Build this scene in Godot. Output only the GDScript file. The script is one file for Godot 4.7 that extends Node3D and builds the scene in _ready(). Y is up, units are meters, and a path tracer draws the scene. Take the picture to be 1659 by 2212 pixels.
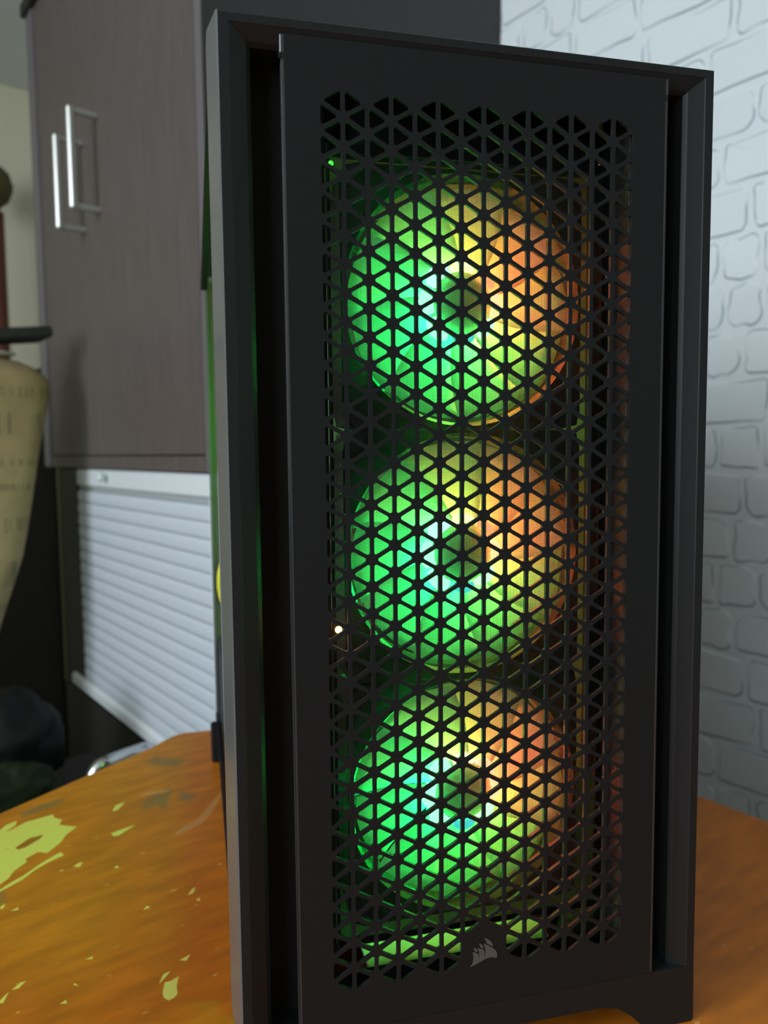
extends Node3D
# y up, metres. The origin is the front bottom left corner of the computer case on the table.
# The room is square to the axes; the case stands turned on the table (CASE_YAW).

const CASE_YAW := -0.41549
const WALL_X := 0.874          # face of the brick wall
const CAB_X := 0.312           # front of the cabinets
const CAB_Z := -0.6845         # end panel of the cabinets
const TABLE_H := 0.75

var case_xf := Transform3D(Basis(Vector3.UP, CASE_YAW), Vector3.ZERO)
var used := {}
var M := {}
var rng := RandomNumberGenerator.new()


# ---------------------------------------------------------------- mesh builder
class MB:
	var st := SurfaceTool.new()
	var k := 1.0
	var n := 0
	var col = null

	func _init(scale := 1.0, smooth := false) -> void:
		k = scale
		st.begin(Mesh.PRIMITIVE_TRIANGLES)
		st.set_smooth_group(0 if smooth else -1)

	func v(p: Vector3, uv := Vector2.ZERO) -> void:
		st.set_uv(uv)
		if col != null:
			st.set_color(col)
		st.add_vertex(p * k)

	# out: roughly the direction the face looks
	func tri(a: Vector3, b: Vector3, c: Vector3, out := Vector3.ZERO) -> void:
		if out != Vector3.ZERO and (a - c).cross(a - b).dot(out) < 0.0:
			v(a); v(c); v(b)
		else:
			v(a); v(b); v(c)
		n += 1

	func quad(a: Vector3, b: Vector3, c: Vector3, d: Vector3, out := Vector3.ZERO) -> void:
		tri(a, b, c, out)
		tri(a, c, d, out)

	func box(c: Vector3, s: Vector3, bev := 0.0, turn := Basis.IDENTITY) -> void:
		var h := s * 0.5
		bev = minf(bev, minf(h.x, minf(h.y, h.z)) * 0.9)
		var P := func(sx: float, sy: float, sz: float, ax: int) -> Vector3:
			var p := Vector3(sx * h.x, sy * h.y, sz * h.z)
			for i in 3:
				if i != ax:
					p[i] -= signf(p[i]) * bev
			return c + turn * p
		for ax in 3:
			var u := (ax + 1) % 3
			var w := (ax + 2) % 3
			for s1 in [-1.0, 1.0]:
				var q := []
				for t in [[-1.0, -1.0], [1.0, -1.0], [1.0, 1.0], [-1.0, 1.0]]:
					var g := Vector3.ZERO
					g[ax] = s1
					g[u] = t[0]
					g[w] = t[1]
					q.append(P.call(g.x, g.y, g.z, ax))
				var o := Vector3.ZERO
				o[ax] = s1
				quad(q[0], q[1], q[2], q[3], turn * o)
		if bev <= 0.0:
			return
		for ax in 3:
			var u := (ax + 1) % 3
			var w := (ax + 2) % 3
			for su in [-1.0, 1.0]:
				for sw in [-1.0, 1.0]:
					var g := Vector3.ZERO
					g[u] = su
					g[w] = sw
					var lo := g
					lo[ax] = -1.0
					var hi := g
					hi[ax] = 1.0
					quad(P.call(lo.x, lo.y, lo.z, u), P.call(hi.x, hi.y, hi.z, u), P.call(hi.x, hi.y, hi.z, w), P.call(lo.x, lo.y, lo.z, w), turn * g)
		for sx in [-1.0, 1.0]:
			for sy in [-1.0, 1.0]:
				for sz in [-1.0, 1.0]:
					tri(P.call(sx, sy, sz, 0), P.call(sx, sy, sz, 1), P.call(sx, sy, sz, 2), turn * Vector3(sx, sy, sz))

	func span(a: Vector3, b: Vector3, bev := 0.0) -> void:
		box((a + b) * 0.5, (b - a).abs(), bev)

	# a flat outline in the plane of X and Y of xf, from z0 to z1
	func prism(poly: PackedVector2Array, z0: float, z1: float, xf := Transform3D.IDENTITY) -> void:
		var ids := Geometry2D.triangulate_polygon(poly)
		var zz := [z0, z1]
		for e in 2:
			var out: Vector3 = xf.basis * Vector3(0, 0, signf(zz[e] - zz[1 - e]))
			for i in range(0, ids.size(), 3):
				tri(xf * Vector3(poly[ids[i]].x, poly[ids[i]].y, zz[e]), xf * Vector3(poly[ids[i + 1]].x, poly[ids[i + 1]].y, zz[e]), xf * Vector3(poly[ids[i + 2]].x, poly[ids[i + 2]].y, zz[e]), out)
		var cw := Geometry2D.is_polygon_clockwise(poly)
		for i in poly.size():
			var a := poly[i]
			var b := poly[(i + 1) % poly.size()]
			var d := (b - a).orthogonal() * (1.0 if not cw else -1.0)
			# orthogonal() turns counter-clockwise in a y-down plane
			var o := xf.basis * Vector3(d.x, d.y, 0)
			var mid := (a + b) * 0.5 + d.normalized() * 1e-4 * maxf(1.0, a.length())
			if Geometry2D.is_point_in_polygon(mid, poly):
				o = -o
			quad(xf * Vector3(a.x, a.y, z0), xf * Vector3(b.x, b.y, z0), xf * Vector3(b.x, b.y, z1), xf * Vector3(a.x, a.y, z1), o)

	# rows of points, each row a closed or open line; joins them with quads
	func skin(rows: Array, closed: bool, inside: Vector3, caps := false) -> void:
		for i in rows.size() - 1:
			var m: int = rows[i].size()
			for j in (m if closed else m - 1):
				var a: Vector3 = rows[i][j]
				var b: Vector3 = rows[i][(j + 1) % m]
				var c: Vector3 = rows[i + 1][(j + 1) % m]
				var d: Vector3 = rows[i + 1][j]
				var ctr := inside
				if inside == Vector3.INF:
					ctr = Vector3.ZERO
					for q in rows[i]:
						ctr += q
					ctr /= m
				var out := (a + b + c + d) * 0.25 - ctr
				quad(a, b, c, d, out)
		if caps:
			for e in [0, rows.size() - 1]:
				var ctr := Vector3.ZERO
				for q in rows[e]:
					ctr += q
				ctr /= rows[e].size()
				var nb: Vector3 = rows[1 if e == 0 else rows.size() - 2][0] - rows[e][0]
				for j in rows[e].size():
					tri(ctr, rows[e][j], rows[e][(j + 1) % rows[e].size()], -nb)

	func tube(path: Array, r: float, sides := 12) -> void:
		var rows := []
		var up := Vector3(0.13, 0.97, 0.21)
		for i in path.size():
			var t: Vector3 = (path[mini(i + 1, path.size() - 1)] - path[maxi(i - 1, 0)]).normalized()
			var x := up.cross(t).normalized()
			var y := t.cross(x)
			up = y
			var row := []
			for j in sides:
				var a := TAU * j / sides
				row.append(path[i] + (x * cos(a) + y * sin(a)) * r)
			rows.append(row)
		skin(rows, true, Vector3.INF, true)

	func mesh() -> ArrayMesh:
		st.generate_normals()
		return st.commit()


# ---------------------------------------------------------------- scene helpers
func numbered(called: String) -> String:
	used[called] = used.get(called, -1) + 1
	return called if used[called] == 0 else "%s_%03d" % [called, used[called]]

func tag(o: Node, label := "", category := "", group := "", kind := "") -> Node:
	if label: o.set_meta("label", label)
	if category: o.set_meta("category", category)
	if group: o.set_meta("group", group)
	if kind: o.set_meta("kind", kind)
	return o

func thing(called: String, label: String, category: String, at := Vector3.ZERO, turn := 0.0, group := "") -> Node3D:
	var o := Node3D.new()
	o.name = numbered(called)
	add_child(o)
	o.position = at
	o.rotation.y = turn
	tag(o, label, category, group)
	return o

func obj(called: String, m, mat: Material, parent: Node = self) -> MeshInstance3D:
	var o := MeshInstance3D.new()
	o.name = numbered(called) if parent == self else called
	o.mesh = m.mesh() if m is MB else m
	o.material_override = mat
	parent.add_child(o, true)
	return o

func struct(called: String, m, mat: Material) -> MeshInstance3D:
	var o := obj(called, m, mat)
	o.set_meta("kind", "structure")
	return o

func mat(color: Color, rough := 0.6, metal := 0.0, spec := 0.5) -> StandardMaterial3D:
	var m := StandardMaterial3D.new()
	m.albedo_color = color
	m.roughness = rough
	m.metallic = metal
	m.metallic_specular = spec
	return m

func c8(r: int, g: int, b: int) -> Color:
	return Color8(r, g, b)

func noise_tex(freq: float, octaves: int, seed_: int, lo: Color, hi: Color, w := 256, h := 256) -> ImageTexture:
	var n := FastNoiseLite.new()
	n.seed = seed_
	n.frequency = freq
	n.noise_type = FastNoiseLite.TYPE_SIMPLEX_SMOOTH
	n.fractal_octaves = octaves
	var g := n.get_seamless_image(w, h)
	var im := Image.create(w, h, false, Image.FORMAT_RGB8)
	for y in h:
		for x in w:
			im.set_pixel(x, y, lo.lerp(hi, g.get_pixel(x, y).r))
	return ImageTexture.create_from_image(im)


# ---------------------------------------------------------------- the scene
func _ready() -> void:
	rng.seed = 4711
	light_and_camera()
	materials()
	room()
	table()
	cabinets()
	computer_case()
	fans()
	left_things()


func light_and_camera() -> void:
	var cam := Camera3D.new()
	cam.name = "camera"
	var at := CameraAttributesPhysical.new()
	at.frustum_focal_length = 18.021     # 24 mm frame height: the photo's field of view
	at.frustum_focus_distance = 0.365
	at.frustum_near = 0.02
	at.frustum_far = 50.0
	at.exposure_aperture = 6.0
	cam.attributes = at
	cam.transform = Transform3D(Basis(Vector3(0.792899, -0.009869, 0.609274), Vector3(0.055888, 0.996832, -0.056586), Vector3(-0.606785, 0.078918, 0.790938)), Vector3(-0.144042, 0.295417, 0.294755))
	add_child(cam)
	cam.current = true

	var e := Environment.new()
	e.background_mode = Environment.BG_SKY
	var sm := ProceduralSkyMaterial.new()
	sm.sky_top_color = Color(0.55, 0.66, 0.78)
	sm.sky_horizon_color = Color(0.80, 0.86, 0.90)
	sm.ground_horizon_color = Color(0.45, 0.45, 0.42)
	sm.ground_bottom_color = Color(0.30, 0.29, 0.27)
	var sky := Sky.new()
	sky.sky_material = sm
	e.sky = sky
	e.background_energy_multiplier = 1.0
	e.tonemap_mode = Environment.TONE_MAPPER_LINEAR
	e.tonemap_exposure = 1.0
	e.sdfgi_enabled = true
	e.ssao_enabled = true
	e.ssil_enabled = true
	var we := WorldEnvironment.new()
	we.name = "environment"
	we.environment = e
	add_child(we)

	# daylight through the left window, and through a weaker second one added as fill
	for q in [[0.85, -0.22, 4.5], [0.75, 1.05, 1.5]]:
		var w := AreaLight3D.new()
		w.name = "window_daylight"
		w.area_size = Vector2(q[0], 1.30)
		w.light_color = Color(0.93, 0.975, 1.0)
		w.light_energy = q[2]
		w.area_range = 12.0
		w.shadow_enabled = true
		w.position = Vector3(-1.92, 0.87, q[1])
		w.rotation.y = -PI / 2
		add_child(w, true)


func materials() -> void:
	M.black = mat(c8(32, 34, 35), 0.42, 0.0, 0.34)
	M.sheen_black = mat(c8(84, 86, 86), 0.26, 0.0, 0.5)      # bezel plastic, lightened in colour for the sheen on its sides
	M.steel = mat(c8(31, 33, 34), 0.44, 0.0, 0.28)        # black painted sheet steel
	M.edge = mat(c8(56, 58, 59), 0.24, 0.0, 0.6)  # the panel steel, lightened and glossier for the highlight along its edge
	M.dark = mat(c8(22, 22, 23), 0.75, 0.0, 0.3)
	M.rubber = mat(c8(58, 60, 60), 0.85, 0.0, 0.3)
	M.wire = mat(c8(40, 42, 42), 0.6, 0.0, 0.4)
	M.emblem = mat(c8(100, 102, 100), 0.45, 0.3)
	M.blade = mat(c8(225, 228, 226), 0.5, 0.0, 0.3)
	M.blade.backlight_enabled = true
	M.blade.backlight = Color(1, 1, 1)
	M.hub = mat(c8(140, 146, 142), 0.5, 0.0, 0.2)
	M.hub.backlight_enabled = true
	M.hub.backlight = Color(1, 1, 1)
	M.glass = mat(Color(0.5, 0.52, 0.52, 0.12), 0.02, 0.0, 0.12)
	M.smoked = mat(Color(0.02, 0.022, 0.022, 0.03), 0.02, 0.0, 0.07)
	M.smoked.transparency = BaseMaterial3D.TRANSPARENCY_ALPHA
	M.glass.transparency = BaseMaterial3D.TRANSPARENCY_ALPHA
	M.chrome = mat(c8(200, 202, 204), 0.22, 1.0)
	M.nickel = mat(c8(205, 205, 200), 0.38, 0.85)
	M.white = mat(c8(214, 219, 222), 0.45)
	M.slat = mat(c8(196, 203, 212), 0.5)
	M.groove = mat(c8(160, 166, 168), 0.6)
	M.plaster = mat(c8(226, 219, 192), 0.9)
	M.paint = mat(c8(150, 146, 132), 0.9)
	M.ceil = mat(c8(214, 216, 208), 0.95)
	M.floor = mat(c8(52, 38, 28), 0.5)
	M.mortar = mat(c8(220, 227, 230), 0.85)
	M.brick = mat(Color.WHITE, 0.8, 0.0, 0.3)
	M.brick.vertex_color_use_as_albedo = true
	# dark stained laminate with an upright grain
	M.wood = mat(Color.WHITE, 0.42, 0.0, 0.4)
	M.wood.albedo_texture = noise_tex(0.02, 4, 7, c8(82, 73, 71), c8(94, 84, 81))
	M.wood.uv1_triplanar = true
	M.wood.uv1_world_triplanar = true
	M.wood.uv1_scale = Vector3(9.0, 0.9, 9.0)
	M.wood_end = mat(c8(100, 93, 97), 0.4)
	M.side = mat(c8(42, 40, 39), 0.5)  # cabinet end darkened in colour to offset the added window light
	M.crown = mat(c8(30, 26, 24), 0.6)


# ---------------------------------------------------------------- room
func room() -> void:
	var x0 := -1.95
	var z0 := -3.0
	var z1 := 2.4
	var y0 := -TABLE_H
	var y1 := 1.70
	var b := MB.new()
	b.span(Vector3(x0 - 0.1, y0 - 0.1, z0 - 0.1), Vector3(WALL_X + 0.1, y0, z1 + 0.1))
	struct("floor", b, M.floor)
	b = MB.new()
	b.span(Vector3(x0 - 0.1, y1, z0 - 0.1), Vector3(WALL_X + 0.1, y1 + 0.1, z1 + 0.1))
	struct("ceiling", b, M.ceil)
	b = MB.new()
	b.span(Vector3(x0 - 0.1, y0, z0 - 0.1), Vector3(WALL_X + 0.1, y1, z0))
	struct("wall_back", b, M.plaster)
	b = MB.new()
	b.span(Vector3(x0 - 0.1, y0, z1), Vector3(WALL_X + 0.1, y1, z1 + 0.1))
	struct("wall_front", b, M.paint)
	# left wall round its windows
	var wy0 := 0.20
	var wy1 := 1.54
	var wins := [[-0.66, 0.22], [0.66, 1.44]]  # the second opening is unseen, added to fill the lower brick wall
	b = MB.new()
	b.span(Vector3(x0 - 0.1, y0, z0), Vector3(x0, wy0, z1))
	b.span(Vector3(x0 - 0.1, wy1, z0), Vector3(x0, y1, z1))
	b.span(Vector3(x0 - 0.1, wy0, z0), Vector3(x0, wy1, wins[0][0]))
	b.span(Vector3(x0 - 0.1, wy0, wins[0][1]), Vector3(x0, wy1, wins[1][0]))
	b.span(Vector3(x0 - 0.1, wy0, wins[1][1]), Vector3(x0, wy1, z1))
	struct("wall_left", b, M.paint)
	for k in 2:
		var wz0: float = wins[k][0]
		var wz1: float = wins[k][1]
		var win := Node3D.new()
		win.name = "window_%d" % (k + 1)
		win.set_meta("kind", "structure")
		add_child(win)
		b = MB.new()
		for q in [[wz0, wz0 + 0.04], [wz1 - 0.04, wz1]]:
			b.span(Vector3(x0 - 0.09, wy0, q[0]), Vector3(x0 - 0.02, wy1, q[1]), 0.004)
		for q in [[wy0, wy0 + 0.04], [wy1 - 0.04, wy1]]:
			b.span(Vector3(x0 - 0.09, q[0], wz0 + 0.04), Vector3(x0 - 0.02, q[1], wz1 - 0.04), 0.004)
		obj("window_frame", b, M.white, win)
		b = MB.new()
		b.span(Vector3(x0 - 0.062, wy0 + 0.04, wz0 + 0.04), Vector3(x0 - 0.056, wy1 - 0.04, wz1 - 0.04))
		obj("pane", b, M.glass, win)
	brick_wall(y0, y1, z0, z1)


func brick_wall(y0: float, y1: float, z0: float, z1: float) -> void:
	var b := MB.new()
	b.span(Vector3(WALL_X + 0.0015, y0, z0), Vector3(WALL_X + 0.1, y1, z1))
	var wall := struct("wall_right", b, M.mortar)
	var pitch := 0.0633
	# head joints that the photo shows, by course (0 = the course whose foot lies at y = 0.2)
	var seen := {6: [-0.234], 5: [-0.274], 4: [-0.265, -0.212], 3: [-0.241], 0: [-0.235], -2: [-0.269, -0.211], -3: [-0.242], 10: [-0.396], 11: [-0.409], 9: [-0.30], 8: [-0.23], 7: [-0.275], 1: [-0.27], -1: [-0.19], 2: [-0.2], -4: [-0.225]}
	var lots := MB.new()
	lots.col = Color.WHITE
	for k in range(-15, 24):
		var ya := maxf(0.200 + k * pitch, y0 + 0.001)
		var yb := minf(0.200 + (k + 1) * pitch, y1 - 0.001)
		if yb - ya < 0.01:
			continue
		var pins: Array = seen.get(k, [-0.27 + 0.065 * (posmod(k, 2)) + rng.randf_range(-0.01, 0.01)])
		var edges: Array = pins.duplicate()
		var z: float = pins.max()
		while z < 0.75:
			z += rng.randf_range(0.115, 0.135) if rng.randf() < 0.72 else rng.randf_range(0.055, 0.062)
			edges.append(z)
		z = pins.min()
		while z > -0.80:
			z -= rng.randf_range(0.115, 0.135) if rng.randf() < 0.72 else rng.randf_range(0.055, 0.062)
			edges.append(z)
		edges.sort()
		for i in edges.size() - 1:
			var single: bool = edges[i + 1] < 0.40 and edges[i] > -0.9
			var m := lots if not single else MB.new()
			brick(m, edges[i] + 0.0022, edges[i + 1] - 0.0022, ya + 0.0022, yb - 0.0022)
			if single:
				obj("brick", m, M.brick, wall)
	var o := obj("brick_field", lots, M.brick, wall)
	o.set_meta("kind", "stuff")


# a whitewashed brick face: uneven rounded outline, soft dirty edge, face proud of the joint
func brick(m: MB, za: float, zb: float, ya: float, yb: float) -> void:
	var n := 28
	var c := Vector2((za + zb) * 0.5, (ya + yb) * 0.5)
	var h := Vector2((zb - za) * 0.5, (yb - ya) * 0.5)
	var rad := rng.randf_range(0.009, 0.016)
	var ph := rng.randf_range(0, 6.28)
	var ph2 := rng.randf_range(0, 6.28)
	var rings := [[], [], []]
	var shade := []
	var pts := []
	for corner in 4:
		var sx: float = [1, -1, -1, 1][corner]
		var sy: float = [1, 1, -1, -1][corner]
		for q in 4:
			var a := PI * 0.5 * (corner + q / 3.0)
			pts.append([Vector2(sx * (h.x - rad), sy * (h.y - rad)) + Vector2(cos(a), sin(a)) * rad, Vector2(cos(a), sin(a))])
		# points along the side towards the next corner
		var nx: float = [-1, -1, 1, 1][corner]
		var ny: float = [1, -1, -1, 1][corner]
		var a2 := PI * 0.5 * (corner + 1)
		var p0 := Vector2(sx * (h.x - rad), sy * (h.y - rad)) + Vector2(cos(a2), sin(a2)) * rad
		var p1 := Vector2(nx * (h.x - rad), ny * (h.y - rad)) + Vector2(cos(a2), sin(a2)) * rad
		for q in range(1, 4):
			pts.append([p0.lerp(p1, q / 4.0), Vector2(cos(a2), sin(a2))])
	n = pts.size()
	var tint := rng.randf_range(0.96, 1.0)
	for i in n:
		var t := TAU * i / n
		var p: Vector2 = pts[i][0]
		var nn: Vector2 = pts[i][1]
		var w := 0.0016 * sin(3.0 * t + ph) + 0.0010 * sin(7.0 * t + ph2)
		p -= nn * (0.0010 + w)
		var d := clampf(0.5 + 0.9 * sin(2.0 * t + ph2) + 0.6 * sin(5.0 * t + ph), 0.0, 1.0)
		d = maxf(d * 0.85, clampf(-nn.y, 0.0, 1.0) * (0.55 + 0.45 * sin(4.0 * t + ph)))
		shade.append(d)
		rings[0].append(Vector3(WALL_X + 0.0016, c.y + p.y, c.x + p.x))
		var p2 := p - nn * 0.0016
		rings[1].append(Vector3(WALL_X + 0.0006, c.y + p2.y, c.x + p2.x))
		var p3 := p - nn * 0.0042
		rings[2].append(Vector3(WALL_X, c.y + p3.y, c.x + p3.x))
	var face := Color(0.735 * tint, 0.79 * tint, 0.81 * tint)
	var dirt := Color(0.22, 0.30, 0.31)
	var out := Vector3(-1, 0, 0)
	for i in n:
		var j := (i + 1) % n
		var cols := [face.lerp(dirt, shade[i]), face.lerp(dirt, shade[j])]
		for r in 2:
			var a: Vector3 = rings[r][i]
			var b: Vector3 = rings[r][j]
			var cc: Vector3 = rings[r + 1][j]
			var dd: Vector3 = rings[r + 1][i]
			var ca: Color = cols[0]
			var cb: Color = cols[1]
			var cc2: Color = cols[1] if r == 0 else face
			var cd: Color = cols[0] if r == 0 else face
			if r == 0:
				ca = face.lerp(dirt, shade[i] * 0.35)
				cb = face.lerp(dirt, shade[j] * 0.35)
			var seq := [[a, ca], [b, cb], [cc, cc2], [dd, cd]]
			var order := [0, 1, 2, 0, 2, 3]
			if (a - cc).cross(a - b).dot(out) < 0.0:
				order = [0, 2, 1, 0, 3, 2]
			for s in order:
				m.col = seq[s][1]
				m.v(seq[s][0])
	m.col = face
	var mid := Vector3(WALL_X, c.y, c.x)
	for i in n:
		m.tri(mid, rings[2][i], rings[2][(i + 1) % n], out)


# ---------------------------------------------------------------- table
const WORN := [
	[-32, -349, -23, -351, -11, -358, 10, -358, 9, -351, 13, -344, 9, -336, 19, -324, 9, -316, 2, -306, -10, -296, -15, -302, -25, -297, -25, -292, -35, -285, -41, -276, -47, -272, -55, -268, -41, -341],
	[-56, -260, -48, -265, -40, -270, -31, -274, -18, -283, -2, -291, -1, -285, -12, -282, -24, -276, -33, -269, -42, -265, -49, -262],
	[-36, -352, -30, -357, -24, -363, -16, -365, -19, -357, -28, -350, -31, -349], [37, -296, 43, -297, 57, -298, 41, -289, 37, -290], [50, -333, 56, -342, 64, -343, 55, -333], [0, -264, 4, -267, 7, -266, 3, -261],
	[1, -99, 5, -106, 8, -105, 13, -106, 9, -99, 7, -93, 4, -91, 1, -91, 0, -95], [2, -107, 7, -113, 11, -113, 7, -110], [19, -119, 26, -120, 22, -116], [50, -179, 54, -183, 58, -185, 54, -179], [-64, -153, -59, -156, -56, -156, -61, -152],
	[-73, -146, -71, -148, -66, -152, -70, -145], [20, -181, 24, -184, 25, -181], [22, -244, 25, -246, 25, -242], [-10, -264, -7, -265, -8, -263], [52, -170, 55, -171, 53, -167], [-36, -136, -35, -137, -34, -133], [-46, -125, -43, -126, -43, -123],
	[-24, -154, -20, -154, -21, -152], [-52, -243, -49, -245, -51, -240, -53, -240], [-48, -234, -43, -235, -44, -232]]
const ISLAND := [[-27, -319, -15, -328, -5, -327, -9, -322, -21, -315, -26, -315]]
const STAIN := [
	[70, -322, 83, -339, 92, -343, 95, -338, 106, -350, 101, -334, 87, -310, 83, -320, 72, -319], [103, -323, 109, -332, 117, -323, 116, -315, 108, -309, 102, -316],
	[109, -415, 122, -422, 141, -395, 128, -388, 112, -402], [-11, -378, 5, -383, 26, -385, 21, -375, 0, -369, -12, -368], [-48, -263, -46, -258, -49, -246, -52, -243]]
const SCUFF := [[75, -264, 85, -271, 100, -276, 115, -290, 138, -312, 133, -301, 113, -278, 99, -266, 84, -262, 76, -261], [76, -347, 88, -350, 104, -342, 101, -339, 85, -343]]
const TEX_X := -0.45
const TEX_Z := -0.48
const TEX_S := 0.92

func table_image() -> Image:
	var n := 2048
	var im := Image.create(n, n, false, Image.FORMAT_RGB8)
	var big := FastNoiseLite.new()
	big.seed = 3
	big.frequency = 0.004
	big.fractal_octaves = 3
	var fine := FastNoiseLite.new()
	fine.seed = 9
	fine.frequency = 0.03
	fine.fractal_octaves = 3
	var gb := big.get_image(256, 256)
	gb.resize(n, n, Image.INTERPOLATE_CUBIC)
	var gf := fine.get_image(512, 2048)   # grain: stretched along x
	gf.resize(n, n, Image.INTERPOLATE_BILINEAR)
	gb.convert(Image.FORMAT_L8)
	gf.convert(Image.FORMAT_L8)
	var db := gb.get_data()
	var df := gf.get_data()
	var data := PackedByteArray()
	data.resize(n * n * 3)
	for i in n * n:
		var t := db[i] * 0.0039
		var f := df[i] * 0.0039
		var k := 0.86 + 0.20 * f
		data[i * 3] = clampi(int((184.0 + 12.0 * t) * k), 0, 255)
		data[i * 3 + 1] = clampi(int((94.0 + 24.0 * t) * k), 0, 255)
		data[i * 3 + 2] = clampi(int((22.0 + 6.0 * t) * k), 0, 255)
	im.set_data(n, n, false, Image.FORMAT_RGB8, data)
	var base: Image = im.duplicate()
	for p in STAIN:
		blot(im, p, c8(116, 98, 72), 0.6, 3.2)
	for p in SCUFF:
		blot(im, p, c8(196, 146, 104), 0.55, 1.2)
	for p in WORN:
		blot(im, p, c8(212, 196, 96), 1.0, 0.5)
	for p in ISLAND:
		blot(im, p, c8(156, 98, 30), 1.0, 0.5)
	# small knocks in the varnish
	for i in 420:
		var x := rng.randf_range(-0.30, 0.30)
		var z := rng.randf_range(-0.42, 0.40)
		var l := rng.randf_range(0.4, 2.2)
		var q := PackedFloat32Array()
		for j in 5:
			var a := TAU * j / 5.0 + rng.randf() * 0.6
			q.append(x * 1000.0 + cos(a) * l * 1.5 * rng.randf_range(0.5, 1.0) + sin(a) * 0.3)
			q.append(z * 1000.0 + sin(a) * l * 0.6 * rng.randf_range(0.5, 1.0))
		blot(im, Array(q), c8(214, 160, 92), rng.randf_range(0.35, 0.9), 0.2)
	return im

# fills an outline given in millimetres on the table top, its edge softened over soft millimetres
func blot(im: Image, p: Array, color: Color, most: float, soft: float) -> void:
	var poly := PackedVector2Array()
	var s := im.get_width() / (TEX_S * 1000.0)
	for i in range(0, p.size(), 2):
		poly.append(Vector2((p[i] - TEX_X * 1000.0) * s, (p[i + 1] - TEX_Z * 1000.0) * s))
	var r := Rect2(poly[0], Vector2.ZERO)
	for q in poly:
		r = r.expand(q)
	r = r.grow(soft * s + 1.0)
	for y in range(maxi(0, int(r.position.y)), mini(im.get_height(), int(r.end.y) + 1)):
		for x in range(maxi(0, int(r.position.x)), mini(im.get_width(), int(r.end.x) + 1)):
			var q := Vector2(x, y)
			var ins := Geometry2D.is_point_in_polygon(q, poly)
			var a := most
			if soft > 0.6 or not ins:
				var d := 1e9
				for i in poly.size():
					d = minf(d, q.distance_to(Geometry2D.get_closest_point_to_segment(q, poly[i], poly[(i + 1) % poly.size()])))
				d *= 1.0 if ins else -1.0
				a = most * smoothstep(-soft * s, soft * s, d)
			if a > 0.01:
				im.set_pixel(x, y, im.get_pixel(x, y).lerp(color, a))


func table() -> void:
	var t := thing("wooden_table", "orange brown varnished wooden table with worn yellow patches under the computer case", "table", Vector3(0, -TABLE_H, 0))
	var m := mat(Color.WHITE, 0.45, 0.0, 0.3)
	m.albedo_texture = ImageTexture.create_from_image(table_image())
	var out := [[-900, -38], [110, -443], [128, -450], [146, -461], [158, -467], [170, -468], [184, -462], [200, -455], [455, -341], [455, 750], [-900, 750]]
	var poly := PackedVector2Array()
	for p in out:
		poly.append(Vector2(p[0], p[1]) * 0.001)
	var b := MB.new()
	var rim := Geometry2D.offset_polygon(poly, -0.003)[0]
	var ids := Geometry2D.triangulate_polygon(rim)
	for i in range(0, ids.size(), 3):
		var q := [rim[ids[i]], rim[ids[i + 1]], rim[ids[i + 2]]]
		var a3 := Vector3(q[0].x, TABLE_H, q[0].y)
		var b3 := Vector3(q[1].x, TABLE_H, q[1].y)
		var d3 := Vector3(q[2].x, TABLE_H, q[2].y)
		var seq := [0, 1, 2] if (a3 - d3).cross(a3 - b3).y > 0.0 else [0, 2, 1]
		for s in seq:
			b.v(Vector3(q[s].x, TABLE_H, q[s].y), Vector2((q[s].x - TEX_X) / TEX_S, (q[s].y - TEX_Z) / TEX_S))
	var k := rim.size()
	var rows := [[], [], [], [], []]
	for p in rim:
		rows[0].append(Vector3(p.x, TABLE_H, p.y))
	# the rounded lip and the edge of the board
	var prof := [[0.0021, 0.0008], [0.003, 0.003], [0.003, 0.030], [0.0, 0.033]]
	for r in 4:
		var off := Geometry2D.offset_polygon(rim, prof[r][0])[0] if prof[r][0] > 0.0 else rim
		for i in k:
			var best: Vector2 = rim[i]
			# push the rim point outwards by the profile
			var pv: Vector2 = rim[(i - 1 + k) % k]
			var nx: Vector2 = rim[(i + 1) % k]
			var dd := ((nx - rim[i]).normalized() - (pv - rim[i]).normalized()).orthogonal().normalized()
			if Geometry2D.is_point_in_polygon(rim[i] + dd * 0.001, rim):
				dd = -dd
			best = rim[i] + dd * prof[r][0]
			rows[r + 1].append(Vector3(best.x, TABLE_H - prof[r][1], best.y))
	for r in 4:
		for i in k:
			var j := (i + 1) % k
			var a: Vector3 = rows[r][i]
			var b2: Vector3 = rows[r][j]
			var c: Vector3 = rows[r + 1][j]
			var d: Vector3 = rows[r + 1][i]
			var o := (a + b2) * 0.5 - Vector3(0, TABLE_H + 0.0, 0.2)
			var seq := [a, b2, c, a, c, d] if (a - c).cross(a - b2).dot(o) >= 0.0 else [a, c, b2, a, d, c]
			for q in seq:
				b.v(q, Vector2((q.x - TEX_X) / TEX_S, (q.z - TEX_Z) / TEX_S))
	for i in range(0, ids.size(), 3):
		b.tri(Vector3(rim[ids[i]].x, TABLE_H - 0.033, rim[ids[i]].y), Vector3(rim[ids[i + 1]].x, TABLE_H - 0.033, rim[ids[i + 1]].y), Vector3(rim[ids[i + 2]].x, TABLE_H - 0.033, rim[ids[i + 2]].y), Vector3.DOWN)
	obj("tabletop", b, m, t)
	var lm := mat(c8(140, 78, 30), 0.45)
	for p in [[-0.80, 0.66], [0.38, 0.66], [-0.72, -0.02], [0.34, -0.30]]:
		b = MB.new()
		b.span(Vector3(p[0] - 0.03, 0.0, p[1] - 0.03), Vector3(p[0] + 0.03, TABLE_H - 0.033, p[1] + 0.03), 0.005)
		obj("leg", b, lm, t)


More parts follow.
